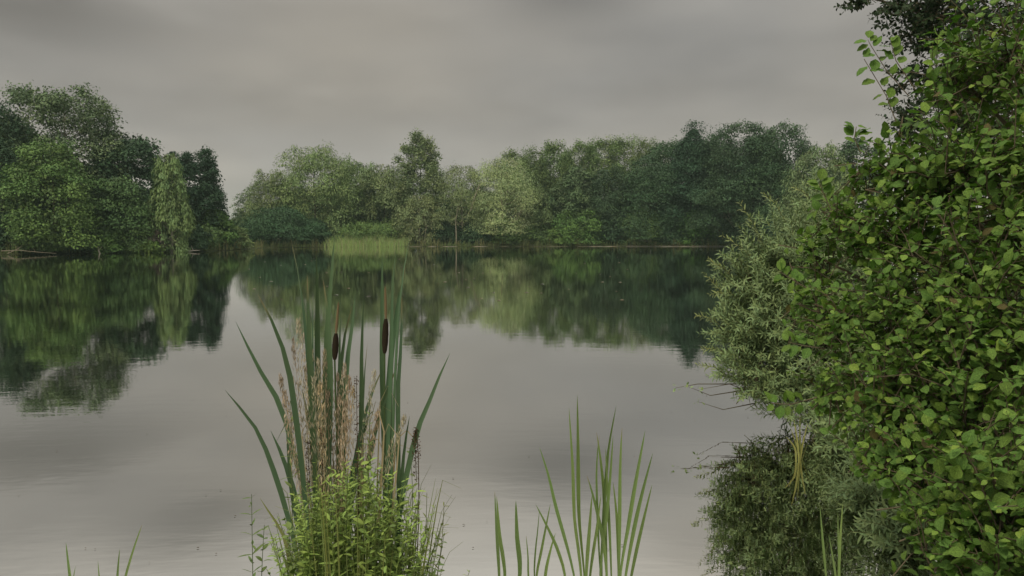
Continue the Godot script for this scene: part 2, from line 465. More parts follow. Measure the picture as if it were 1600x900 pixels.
	far_tree("willow_tree", "pale willow rising behind the near willow bush", "tree", 1275, 50, 226, 88, "willow", 0.08, Color(0.10, 0.13, 0.07), 9000, 217, Color(0.07, 0.06, 0.045), n2)
	far_tree("dark_tree", "dark tree behind the pale willow past the far shore's end", "tree", 1330, 46, 216, 96, "round", 0.1, Color(0.045, 0.07, 0.04), 8000, 218, Color(0.07, 0.06, 0.045), n2)
	far_tree("broad_shrub", "broad dark layered shrub overhanging the water beside the reed bed", "shrub", 440, 62, 320, 113.5, "layered", 0.0, Color(0.030, 0.060, 0.032), 10000, 230, Color(0.07, 0.06, 0.045), n2)
	far_tree("broad_shrub", "dark shrub touching the reed bed's edge", "shrub", 492, 26, 340, 117, "layered", 0.0, Color(0.032, 0.060, 0.034), 5000, 231, Color(0.07, 0.06, 0.045), n2)
	far_tree("round_shrub", "round light green shrub under the round dull tree", "shrub", 908, 38, 322, 119.5, "shrub", 0.0, fresh, 6000, 232, Color(0.07, 0.06, 0.045), n2)
	var low2 := [[536, 30, 322, 128, dark, "dark green shrub behind the reed bed, under the green willow"], [580, 32, 318, 128.5, dark, "dark green shrub behind the reed bed, under the low rounded willow"], [625, 24, 330, 126, mid, "mid green shrub at the reed bed's far end"], [690, 28, 342, 120, dark, "dark shrub between the two pale trunks"], [742, 30, 346, 119.5, dark, "dark shrub at the foot of the silvery willow"], [790, 30, 340, 119.5, mid, "mid green shrub under the silvery willow"], [836, 28, 346, 119.5, mid, "mid green shrub under the dull willow"], [872, 20, 352, 119, warm, "light green low shrub beside the round light green shrub"], [955, 30, 330, 119.5, dark, "dark shrub beside the round light green shrub"], [1000, 34, 318, 119, mid, "mid green shrub under the broad dark tree"], [1042, 28, 344, 119, dark, "dark shrub under the pointed tree"], [1085, 34, 326, 118.5, Color(0.05, 0.10, 0.032), "bright layered shrub at the water under the pointed tree"], [1128, 30, 338, 118, dark, "dark shrub at the water under the ragged topped tree"], [1172, 36, 330, 113, dark, "dark shrub at the foot of the dark round topped tree"], [1225, 40, 310, 106, dark, "dark tall shrub past the dark round topped tree"]]
	for k in low2.size():
		var q = low2[k]
		far_tree("shore_shrub", q[5], "shrub", q[0], q[1], q[2], q[3], "layered" if k % 2 == 0 else "shrub", 0.0, q[4], 3600, 240 + k, Color(0.07, 0.06, 0.045), n2)
	# the wood behind: copies of a few of these, so that no sky shows between the stems
	var src := thing("wood_tree", "dark green tree of the wood behind the shore trees", "tree", Vector3.ZERO, "trees of the wood behind the shore")
	tree_parts(src, "round", 9.0, 4.2, 0.4, Color(0.04, 0.066, 0.034), Color(0.06, 0.05, 0.04), 9000, 300)
	var spots := []
	for k in 9: spots.append([P(-30.0 + k * 40.0, 400.0, 101.0 + (k % 3) * 4.0), 1.0])
	for k in 24: spots.append([P(385.0 + k * 39.0, 400.0, 137.0 + (k % 3) * 5.0), 1.1 if k > 1 else 0.7])
	rng.seed = 77
	for k in spots.size():
		var o: Node3D = src if k == 0 else src.duplicate()
		if k > 0:
			o.name = numbered("wood_tree")
			add_child(o)
		var at: Vector3 = spots[k][0]
		at.y = 0.35
		o.position = at
		o.rotation.y = rr(0, TAU)
		var s: float = spots[k][1] * rr(0.85, 1.12)
		o.scale = Vector3(s * rr(0.9, 1.2), s, s)

func build_reed_bed() -> void:
	rng.seed = 400
	var a := G(506, 386.4)
	var b := G(640, 385.6)
	var mb := MB.new()
	for k in 3000:
		var u := rng.randf()
		var dep := rng.randf()
		var at := a.lerp(b, u) + Vector3(0, 0, 1.2 - dep * 6.0 + 1.6 * noise.get_noise_2d(u * 200.0, 40.0))
		if rng.randf() > minf(u, 1.0 - u) * 7.0 + 0.1: continue
		var edge := 0.85 + 0.5 * noise.get_noise_2d(u * 420.0, 3.0)
		var h := (1.25 + dep * 0.9 + 0.8 * noise.get_noise_2d(at.x * 20.0, at.z * 20.0)) * edge * rr(0.55, 1.2)
		var ln := Vector3(rr(-0.45, 0.45), 0, rr(-0.3, 0.3)) * h
		var c := vary(Color(0.20, 0.30, 0.095), 0.3)
		if rng.randf() < 0.25: c = vary(Color(0.27, 0.27, 0.15), 0.25)
		mb.blade(PackedVector3Array([at + Vector3(0, -0.3, 0), at + Vector3(0, h * 0.6, 0) + ln * 0.3, at + Vector3(0, h, 0) + ln]), Vector3(rr(-0.6, 0.6), 0, 1).normalized(), rr(0.03, 0.055), 0.8, 0.0, c, c)
	single("reed_bed", mb.commit(), M.far_leaf, "pale reed bed standing in the water at the far shore", "reeds", "stuff")
	var hb := MB.new()
	for k in 9000:
		var u := rng.randf()
		var dep := rng.randf()
		var at := a.lerp(b, u * 1.0) + Vector3(0, 0, -4.0 - dep * 8.0)
		if rng.randf() > minf(u, 1.0 - u) * 6.0 + 0.1: continue
		var edge := minf(1.0, minf(u, 1.0 - u) * 3.0 + 0.6)
		var top := (2.7 + dep * 1.5 + 1.2 * noise.get_noise_2d(at.x * 14.0, at.z * 14.0)) * edge
		at.y = top * pow(rng.randf(), 0.4)
		hb.rhomb(at, (rdir() + Vector3(0, -0.4, 0)).normalized(), (Vector3.UP + Vector3(0, 0, 0.5) + rdir() * 0.6).normalized(), rr(0.22, 0.45), rr(0.1, 0.18), vary(Color(0.125, 0.205, 0.065), 0.3))
	for k in 500:
		var u := rng.randf()
		var at := a.lerp(b, u) + Vector3(0, 0, -4.0 - rng.randf() * 8.0)
		hb.tube([at, at + Vector3(0, 2.0, 0)], [0.015, 0.008], 3, Color(0.08, 0.11, 0.04))
	single("nettle_bank", hb.commit(), M.far_leaf, "bright green bank of tall herbs behind the pale reed bed", "herbs", "stuff")

func build_fringe() -> void:
	rng.seed = 450
	for e in 2:
		var mb := MB.new()
		var k0 := 3 if e == 0 else 10
		var k1 := 10 if e == 0 else 17
		for k in range(k0, k1):
			var a := shore[k]
			var b := shore[k + 1]
			var m := int(a.distance_to(b) * 30.0)
			for j in m:
				var nrm := (b - a).orthogonal().normalized()
				if Geometry2D.is_point_in_polygon((a + b) * 0.5 + nrm * 0.5, shore): nrm = -nrm
				var p := a.lerp(b, rng.randf()) + nrm * rr(-0.5, 1.8)
				var g := noise.get_noise_2d(p.x * 22.0, p.y * 22.0)
				var h := rr(0.25, 1.1) * (1.0 + 1.1 * g)
				var at := Vector3(p.x, 0.05, p.y)
				var out := Vector3(-nrm.x, 0, -nrm.y) * rr(-0.1, 0.5) * h + Vector3(rr(-0.4, 0.4), 0, rr(-0.4, 0.4)) * h
				var c := vary(Color(0.09, 0.13, 0.045).lerp(Color(0.17, 0.16, 0.08), clampf(g * 1.5 + 0.2, 0.0, 1.0)), 0.25)
				mb.blade(PackedVector3Array([at, at + Vector3(0, h * 0.7, 0) + out * 0.35, at + Vector3(0, h * 0.9, 0) + out]), Vector3(rr(-0.8, 0.8), 0, 1).normalized(), rr(0.05, 0.1), 0.7, 0.0, c, c)
		single("bank_grass", mb.commit(), M.far_leaf, ["rough grass edging the water under the wooded bank's trees", "rough grass edging the water along the far shore"][e], "grass", "stuff")

func branch(called: String, label: String, pts: Array, r0: float, col: Color) -> void:
	var at: Vector3 = pts[0]
	var o := thing(called, label, "branch", at, "dead branches at the water's edge")
	var mb := MB.new()
	var l := []
	var rad := []
	for k in pts.size():
		l.append(pts[k] - at); rad.append(r0 * (1.0 - 0.75 * k / (pts.size() - 1)))
	mb.tube(l, rad, 6, col)
	for k in range(1, pts.size() - 1):
		var p: Vector3 = l[k]
		mb.tube([p, p + Vector3(rr(-0.5, 0.5), rr(0.2, 0.6), rr(-0.3, 0.3))], [rad[k] * 0.5, rad[k] * 0.15], 5, col)
	part("limb", mb.commit(), M.bark, o)

func build_branches() -> void:
	rng.seed = 500
	var c := Color(0.26, 0.24, 0.19)
	branch("fallen_branch", "long pale fallen branch lying on the water under the dark shrub", [P(2, 392, 72), P(30, 391, 71.6), P(55, 393.5, 71.2), P(88, 396, 71)], 0.045, Color(0.19, 0.17, 0.13))
	branch("fallen_branch", "short fallen branch crossing the long one at the water", [P(12, 396, 71.5), P(28, 389, 71.5), P(34, 384, 71.6)], 0.045, Color(0.19, 0.17, 0.13))
	branch("dead_stick", "upright forked pale dead stick at the wooded bank's edge", [P(156, 396.5, 75.5), P(154, 391, 75.5), P(153, 386, 75.6)], 0.09, Color(0.34, 0.32, 0.27))
	branch("fallen_branch", "pale driftwood lying at the birch's foot", [P(292, 393, 81.5), P(302, 391.5, 81.4), P(312, 391, 81.3)], 0.09, Color(0.36, 0.34, 0.29))
	branch("fallen_branch", "pale driftwood below the silvery willow bush", [P(382, 388.6, 104), P(396, 387.6, 106), P(406, 387.2, 108)], 0.10, Color(0.36, 0.34, 0.29))
	branch("leaning_limb", "pale leaning dead limb between the trunked and the silvery willow", [P(735, 330, 118), P(741, 310, 118), P(748, 292, 118.2), P(752, 280, 118.4)], 0.16, c)
	branch("bare_snag", "pale bare trunk at the water beside the reeds", [P(664, 386, 117.5), P(664, 372, 117.5), P(666, 352, 117.6), P(662, 335, 117.8)], 0.13, Color(0.22, 0.20, 0.16))
	branch("bare_snag", "pale bare trunk at the water under the trunked willow", [P(713, 386, 117.5), P(713, 368, 117.5), P(712, 345, 117.6), P(716, 322, 117.8)], 0.14, Color(0.22, 0.20, 0.16))

# ------------------------------------------------------------------ near shrubs
const ROUND_LEAF := [0.02, 0.20, 0.30, 0.37, 0.34, 0.34, 0.24, 0.15, 0.01]
const LANCE_LEAF := [0.02, 0.09, 0.105, 0.08, 0.01]
const HERB_LEAF := [0.02, 0.13, 0.16, 0.11, 0.01]
const OVAL_LEAF := [0.02, 0.22, 0.29, 0.22, 0.01]

func leaf_frame(at: Vector3, along: Vector3, up: Vector3, size: float) -> Transform3D:
	var z := along.normalized()
	var x := up.cross(z)
	x = x.normalized() if x.length() > 0.05 else Vector3.RIGHT
	var y := z.cross(x).normalized()
	return Transform3D(Basis(x * size, y * size, z * size), at)

func build_alder() -> void:
	rng.seed = 600
	var base := Vector3(3.35, ground_y(3.35, -3.9), -3.9)
	var o := thing("alder_bush", "large bright green broad leaved bush overhanging the water", "bush", base)
	# px, py, depth, radius in px, twigs
	var lobes := [[1575, 90, 4.4, 150, 62], [1490, 110, 4.6, 85, 26], [1520, 250, 4.2, 130, 60], [1445, 270, 4.4, 90, 34], [1395, 245, 4.6, 55, 14], [1400, 350, 4.4, 95, 44], [1330, 350, 4.6, 65, 16], [1500, 430, 3.9, 150, 80], [1395, 470, 4.2, 105, 54], [1310, 490, 4.5, 80, 30], [1300, 600, 4.5, 70, 22], [1400, 580, 4.0, 115, 60], [1520, 600, 3.6, 150, 80], [1380, 680, 3.9, 85, 40], [1460, 720, 3.6, 115, 56], [1570, 760, 3.1, 150, 70], [1500, 830, 3.2, 90, 40], [1590, 330, 3.9, 130, 46], [1590, 500, 3.6, 130, 46], [1570, 880, 3.0, 110, 40], [1680, 300, 4.0, 190, 30], [1700, 650, 3.4, 190, 30], [1660, 60, 4.4, 150, 24], [1305, 325, 4.7, 45, 8], [1275, 400, 4.7, 50, 9], [1258, 470, 4.7, 45, 8], [1350, 260, 4.7, 45, 9]]
	var wood := MB.new()
	var leaves := []          # [frame, shape, tint, score]
	var eye := Vector3(0, EYE, 0)
	var stems := []
	for k in 5:
		stems.append(base + Vector3(rr(-0.35, 0.5), 0, rr(-0.4, 0.4)))
	var brown := Color(0.14, 0.115, 0.08)
	for li in lobes.size():
		var L = lobes[li]
		var c := P(L[0], L[1], L[2])
		var r: float = L[3] / fpx * L[2]
		var to_eye := (eye - c).normalized()
		# limb from a stem's foot to this lobe
		var s: Vector3 = stems[li % 5] - base
		var e := c - base
		var m1 := s.lerp(e, 0.35) + Vector3(0.25, 0.12 * e.y, 0.0)
		var m2 := s.lerp(e, 0.7) + Vector3(0.12, 0.10 * e.y, 0.0)
		var limb := MB.new()
		limb.tube([s + Vector3(0, -0.1, 0), m1, m2, e], [0.032, 0.024, 0.015, 0.006], 6, brown)
		part("limb", limb.commit(), M.bark, o)
		var nt := int(L[4] * 1.45)
		for k in nt:
			var d := rdir()
			if d.dot(to_eye) < -0.3 and rng.randf() < 0.6: d = -d
			var rad := r * pow(rng.randf(), 0.4) * 1.0
			var tip := c + Vector3(d.x * 1.0, d.y, d.z * 1.25) * rad
			var tdir := (d * 0.7 + Vector3(-0.12, 0.5, 0.1) + rdir() * 0.45).normalized()
			var tl := rr(0.18, 0.44)
			var from := tip - tdir * tl
			var sag := Vector3(0, -0.12 * tl, 0)
			var pts := [from - base, from.lerp(tip, 0.5) - base - sag, tip - base]
			wood.tube(pts, [0.0036, 0.0028, 0.0012], 4, brown)
			if k % 3 == 0:
				var c2 := c - base
				wood.tube([c2.lerp(pts[0], 0.1), c2.lerp(pts[0], 0.6) + Vector3(0, -0.02, 0), pts[0]], [0.006, 0.005, 0.0035], 4, brown)
			var nl := int(tl / 0.038) + 2
			var fl := rdir()
			for j in nl:
				var t := (j + 0.6) / nl
				var at: Vector3 = from.lerp(tip, t) - sag * (1.0 - absf(t * 2.0 - 1.0))
				var side := tdir.cross(fl).normalized().rotated(tdir, (PI if j % 2 == 0 else 0.0) + rr(-0.5, 0.5))
				var along := (side * 0.9 + tdir * (0.45 + 0.5 * t) + Vector3(0, -0.12, 0) + rdir() * 0.3).normalized()
				var up := (Vector3(-0.12, 0.85, 0) + to_eye * 0.12 + d * 0.3 + rdir() * 0.6).normalized()
				var size := rr(0.032, 0.077) * (0.62 if j == nl - 1 else 1.0) * rr(0.8, 1.05)
				if rng.randf() < 0.12: size *= 0.6
				var petiole := along * size * 0.25
				var f := leaf_frame(at + petiole - base, along, up, size)
				var front := d.dot(to_eye) * rad / r
				wood.tube([at - base, at + petiole - base], [0.0012, 0.001], 3, Color(0.09, 0.12, 0.04))
				var young := 1 if t > 0.75 and rng.randf() < 0.3 else 0
				leaves.append([f, rng.randi() % 6, (rng.randi() % 4 if rng.randf() < 0.975 else 4) + young * 5, front + size * 4.0 - c.distance_to(eye) * 0.1, L[0] < 1600])
	# the loose sprig that stands out against the sky
	for q in [[[1420, 150], [1385, 110], [1360, 70], [1356, 62]], [[1430, 140], [1400, 95], [1392, 66]], [[1400, 190], [1385, 150], [1350, 92]], [[1345, 240], [1335, 215], [1338, 198]], [[1300, 330], [1285, 300], [1280, 284]], [[1260, 450], [1235, 435], [1218, 425]], [[1290, 545], [1255, 540], [1232, 535]], [[1280, 620], [1235, 632], [1205, 630]]]:
		var ps := []
		for w in q: ps.append(P(w[0], w[1], 4.45) - base)
		var rads := []
		for k in ps.size(): rads.append(0.004 - 0.0008 * k)
		wood.tube(ps, rads, 4, brown)
		for j in 9:
			var t := 0.25 + 0.75 * j / 8.0
			var seg := t * (ps.size() - 1)
			var k := mini(int(seg), ps.size() - 2)
			var at: Vector3 = ps[k].lerp(ps[k + 1], seg - k)
			var tdir: Vector3 = (ps[k + 1] - ps[k]).normalized()
			var side := tdir.cross(Vector3(0, 0.2, 1)).normalized() * (1.0 if j % 2 == 0 else -1.0)
			var along := (side * 0.9 + tdir * 0.5 + rdir() * 0.35).normalized()
			leaves.append([leaf_frame(at + along * 0.012, along, (Vector3(-0.1, 0.8, 0.5) + rdir() * 0.4).normalized(), rr(0.055, 0.085)), rng.randi() % 6, rng.randi() % 4, 3.0, true])
	part("twigs", wood.commit(), M.bark, o, "stuff")
	var tints := []
	for k in 5: tints.append(vary(Color(0.20, 0.345, 0.075), 0.28))
	tints[4] = Color(0.17, 0.15, 0.06)
	for k in 5: tints.append(vary(Color(0.30, 0.45, 0.09), 0.15))
	var folds := [0.15, 0.3, 0.05, 0.4, -0.1, 0.22]
	var curls := [0.15, 0.38, -0.12, 0.2, 0.5, 0.05]
	var waves := [0.03, 0.045, 0.05, 0.02, 0.04, 0.06]
	var shapes := {}
	leaves.sort_custom(func(p, q): return p[3] > q[3])
	var rest := MB.new()
	var done := 0
	for q in leaves:
		if done < 300 and q[4]:
			done += 1
			var key: int = q[1] * 100 + q[2]
			if not shapes.has(key):
				var mb := MB.new()
				mb.leaf(Transform3D.IDENTITY, ROUND_LEAF, folds[q[1]], curls[q[1]], waves[q[1]], tints[q[2]])
				shapes[key] = mb.commit()
			part("leaf", shapes[key], M.alder_leaf, o).transform = q[0]
		else:
			rest.leaf(q[0], ROUND_LEAF, folds[q[1]], curls[q[1]], waves[q[1]], tints[q[2]])
	part("foliage", rest.commit(), M.alder_leaf, o, "stuff")
	print("alder leaves ", leaves.size())

func leafy_shoot(lv: MB, wood: MB, from: Vector3, tip: Vector3, bend: Vector3, nl: int, size: Vector2, prof: Array, col: Color, wcol: Color, r: float, spread: float) -> void:
	var mid := from.lerp(tip, 0.5) + bend
	wood.tube([from, mid, tip], [r, r * 0.75, r * 0.3], 4, wcol)
	var ph := rr(0, TAU)
	for j in nl:
		var t := 0.12 + 0.88 * (j + 0.5) / nl
		var at := from.lerp(mid, t * 2.0) if t < 0.5 else mid.lerp(tip, t * 2.0 - 1.0)
		var tdir := (mid - from).normalized() if t < 0.5 else (tip - mid).normalized()
		var side := tdir.cross(Vector3(0.37, 0.41, 0.83)).normalized().rotated(tdir, ph + j * 2.4)
		var along := (side * spread + tdir * (1.0 - spread * 0.45) + Vector3(0, -0.1, 0)).normalized()
		var up := (tdir * 0.8 + Vector3(0, 0.5, 0) + rdir() * 0.35).normalized()
		var sz := rr(size.x, size.y) * (1.0 if t < 0.85 else 0.65)
		lv.leaf(leaf_frame(at, along, up, sz), prof, 0.25, rr(-0.05, 0.3), 0.0, vary(col, 0.2))

func build_willow() -> void:
	rng.seed = 700
	var base := Vector3(4.7, ground_y(4.7, -8.6), -8.6)
	var o := thing("willow_bush", "grey green narrow leaved willow bush leaning over the water", "bush", base)
	var lobes := [[1300, 345, 8.6, 75, 60], [1235, 400, 8.2, 85, 80], [1175, 440, 8.0, 62, 56], [1290, 440, 8.3, 95, 80], [1210, 500, 7.8, 85, 84], [1150, 520, 7.9, 50, 44], [1280, 540, 7.9, 95, 80], [1180, 575, 7.7, 65, 60], [1240, 600, 7.6, 75, 66], [1320, 610, 7.9, 90, 60], [1350, 400, 8.8, 90, 50], [1350, 520, 8.2, 110, 50], [1330, 690, 6.6, 60, 40], [1350, 780, 5.3, 45, 26], [1410, 840, 4.7, 50, 30], [1390, 740, 5.8, 70, 44], [1290, 650, 7.2, 50, 36]]
	var lv := MB.new()
	var wood := MB.new()
	var brown := Color(0.10, 0.085, 0.055)
	var green := Color(0.185, 0.26, 0.115)
	for L in lobes:
		var c := P(L[0], L[1], L[2]) - base
		var r: float = L[3] / fpx * L[2]
		var limb := MB.new()
		limb.tube([Vector3(rr(-0.3, 0.3), -0.1, rr(-0.3, 0.3)), c * 0.4 + Vector3(0.1, 0.15 * c.y, 0), c * 0.75 + Vector3(0, 0.12 * c.y, 0), c], [0.035, 0.025, 0.014, 0.005], 6, brown)
		part("limb", limb.commit(), M.bark, o)
		for k in int(L[4] * 1.9):
			var d := rdir()
			var p := c + Vector3(d.x, d.y, d.z * 1.1) * r * pow(rng.randf(), 0.45) * 0.9
			var dir := (d * 0.55 + Vector3(-0.3, 0.5, 0.1) + rdir() * 0.45).normalized()
			var l := rr(0.28, 0.55)
			var from := p - dir * l * 0.6
			leafy_shoot(lv, wood, from, from + dir * l, Vector3(0, 0.04, 0) + rdir() * 0.03, int(l * 62), Vector2(0.05, 0.09), LANCE_LEAF, green, Color(0.13, 0.14, 0.06), 0.003, 0.75)
			if k % 3 == 0: wood.tube([c, c.lerp(from, 0.6), from], [0.008, 0.006, 0.004], 4, brown)
	# long shoots beyond the outline
	for q in [[1200, 400, 1155, 315], [1190, 420, 1128, 368], [1160, 450, 1105, 405], [1150, 490, 1098, 425], [1140, 520, 1088, 492], [1230, 350, 1190, 300], [1300, 320, 1262, 285], [1150, 560, 1095, 545], [1140, 590, 1090, 570], [1280, 330, 1240, 292], [1170, 470, 1108, 460]]:
		var f := P(q[0], q[1], 8.0) - base
		var t := P(q[2], q[3], 7.9) - base
		leafy_shoot(lv, wood, f, t, Vector3(0, 0.05, 0), 34, Vector2(0.05, 0.085), LANCE_LEAF, Color(0.22, 0.27, 0.11), Color(0.14, 0.15, 0.07), 0.005, 0.7)
	# bare twigs over the water
	for q in [[1150, 600, 1090, 600, 1056, 606], [1160, 610, 1110, 618, 1075, 604], [1180, 630, 1130, 640, 1092, 628], [1190, 620, 1140, 600, 1096, 608]]:
		wood.tube([P(q[0], q[1], 7.8) - base, P(q[2], q[3], 7.7) - base, P(q[4], q[5], 7.6) - base], [0.006, 0.004, 0.0015], 4, brown)
		var e := P(q[4], q[5], 7.6) - base
		for k in 5: lv.leaf(leaf_frame(e + rdir() * 0.03, rdir(), Vector3.UP, 0.045), OVAL_LEAF, 0.2, 0.1, 0.0, vary(green, 0.2))
	part("twigs", wood.commit(), M.bark, o, "stuff")
	part("foliage", lv.commit(), M.leaf, o, "stuff")
	# the dark tree behind, whose boughs reach over the top of the bright bush
	rng.seed = 720
	var tb := Vector3(9.2, ground_y(9.2, -10.5), -10.5)
	var t := thing("overhanging_tree", "dark small leaved tree reaching over the bright green bush", "tree", tb)
	var tw := MB.new()
	tw.tube([Vector3(0, -0.2, 0), Vector3(-0.1, 2, 0.05), Vector3(0.1, 4.4, 0), Vector3(0, 7.0, 0.1)], [0.2, 0.16, 0.12, 0.05], 8, brown)
	part("trunk", tw.commit(), M.bark, t)
	var dl := MB.new()
	var dw := MB.new()
	for L in [[1400, 10, 10.2, 40, 16], [1340, -8, 10.2, 32, 9], [1440, 45, 10.3, 45, 16], [1470, 0, 10.3, 70, 40], [1540, 30, 10.5, 110, 60], [1450, 120, 10.5, 55, 20], [1420, 190, 10.4, 36, 16], [1500, 150, 10.6, 80, 40], [1620, 100, 10.7, 150, 40], [1560, 250, 10.7, 120, 40], [1440, 290, 10.5, 60, 18], [1480, -120, 10.4, 120, 30], [1620, -150, 10.6, 160, 40], [1600, 420, 10.7, 130, 30], [1500, 420, 10.5, 100, 40], [1560, 560, 10.6, 130, 40], [1460, 560, 10.3, 100, 34], [1640, 700, 10.5, 150, 40], [1540, 690, 10.0, 110, 30]]:
		var c := P(L[0], L[1], L[2]) - tb
		var r: float = L[3] / fpx * L[2]
		dw.tube([Vector3(0, clampf(c.y - 1.6, 0.8, 6.5), 0), c * Vector3(0.5, 1, 0.5) + Vector3(0, -0.5, 0), c], [0.06, 0.035, 0.01], 5, brown)
		for k in int(L[4] * 2.4):
			var d := rdir()
			var p := c + d * r * pow(rng.randf(), 0.5)
			var dir := (d * 0.6 + Vector3(-0.4, 0.1, 0.0) + rdir() * 0.5).normalized()
			var l := rr(0.3, 0.55)
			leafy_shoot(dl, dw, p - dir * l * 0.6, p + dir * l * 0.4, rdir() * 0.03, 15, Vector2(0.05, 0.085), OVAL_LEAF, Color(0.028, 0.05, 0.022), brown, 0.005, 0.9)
	part("limbs", dw.commit(), M.bark, t, "stuff")
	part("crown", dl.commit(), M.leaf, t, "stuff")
	# dark growth on the bank right behind the bright bush
	rng.seed = 740
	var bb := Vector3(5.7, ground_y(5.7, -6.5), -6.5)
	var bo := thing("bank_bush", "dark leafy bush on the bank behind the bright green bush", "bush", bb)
	var bl := MB.new()
	var bw := MB.new()
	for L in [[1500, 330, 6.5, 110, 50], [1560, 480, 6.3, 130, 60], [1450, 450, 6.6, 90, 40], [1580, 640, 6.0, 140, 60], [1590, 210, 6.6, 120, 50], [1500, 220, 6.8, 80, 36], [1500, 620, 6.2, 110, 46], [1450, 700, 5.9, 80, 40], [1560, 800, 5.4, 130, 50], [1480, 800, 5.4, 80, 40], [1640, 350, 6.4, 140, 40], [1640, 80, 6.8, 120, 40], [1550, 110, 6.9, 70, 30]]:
		var c := P(L[0], L[1], L[2]) - bb
		var r: float = L[3] / fpx * L[2]
		bw.tube([Vector3(rr(-0.3, 0.3), -0.1, rr(-0.2, 0.2)), c * 0.5 + Vector3(0.1, 0.1 * c.y, 0), c], [0.04, 0.025, 0.008], 5, brown)
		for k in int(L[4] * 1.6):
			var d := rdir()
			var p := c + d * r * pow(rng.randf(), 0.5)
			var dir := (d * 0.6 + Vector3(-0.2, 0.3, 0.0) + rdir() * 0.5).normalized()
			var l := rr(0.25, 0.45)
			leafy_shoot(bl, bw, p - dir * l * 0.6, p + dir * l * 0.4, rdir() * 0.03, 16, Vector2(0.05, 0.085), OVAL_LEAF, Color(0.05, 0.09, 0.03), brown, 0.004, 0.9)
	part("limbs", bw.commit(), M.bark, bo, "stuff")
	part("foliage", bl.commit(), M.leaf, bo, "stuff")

# ------------------------------------------------------------------ reeds, rushes and herbs
func curve_px(pts: Array, d: float, steps: int) -> PackedVector3Array:
	var c := Curve3D.new()
	var w := []
	for q in pts: w.append(P(q[0], q[1], d + (q[2] if q.size() > 2 else 0.0)))
	for k in w.size():
		var t: Vector3 = (w[mini(k + 1, w.size() - 1)] - w[maxi(k - 1, 0)]) * 0.17
		c.add_point(w[k], -t, t)
	var out := PackedVector3Array()
	var len := c.get_baked_length()
	for k in steps: out.append(c.sample_baked(len * k / (steps - 1), true))
	return out

func add_blade(o: Node3D, pts: Array, d: float, wpx: float, col: Color, tipc: Color, taper := 0.55, twist := 0.5) -> void:
	var c := curve_px(pts, d, 16)
	for k in c.size(): c[k] -= o.position
	var mb := MB.new()
	mb.blade(c, Vector3(rr(-0.45, 0.45), 0, 1).normalized(), wpx / fpx * d, taper, rr(-twist, twist), col, tipc, 0.03 if rng.randf() < 0.4 else 0.0)
	part("leaf", mb.commit(), M.blade, o)

func cattail_spike(o: Node3D, stem: Array, head: Array, tip: Array, d: float, hw: float) -> void:
	var c := curve_px(stem, d, 10)
	var l := []
	var rad := []
	for k in c.size():
		l.append(c[k] - o.position); rad.append(0.0052 - 0.0018 * k / 9.0)
	var mb := MB.new()
	mb.tube(l, rad, 6, Color(0.07, 0.11, 0.04))
	part("stalk", mb.commit(), M.blade, o)
	var a := P(head[0][0], head[0][1], d) - o.position
	var b := P(head[1][0], head[1][1], d) - o.position
	var r := hw / fpx * d * 0.5
	var hb := MB.new()
	var hp := []
	var hr := []
	for k in 12:
		var t := k / 11.0
		hp.append(a.lerp(b, t)); hr.append(r * pow(maxf(0.02, sin(PI * clampf(t, 0.02, 0.98))), 0.28) * (1.0 + 0.03 * sin(k * 2.3)))
	hb.tube(hp, hr, 10, Color(0.036, 0.029, 0.021))
	part("seed_head", hb.commit(), M.velvet, o)
	var e := P(tip[0], tip[1], d) - o.position
	var sb := MB.new()
	sb.tube([b, b.lerp(e, 0.15), b.lerp(e, 0.5), b.lerp(e, 0.9), e], [0.003, 0.0055, 0.005, 0.004, 0.001], 6, Color(0.20, 0.155, 0.09))
	part("dry_spike", sb.commit(), M.velvet, o)

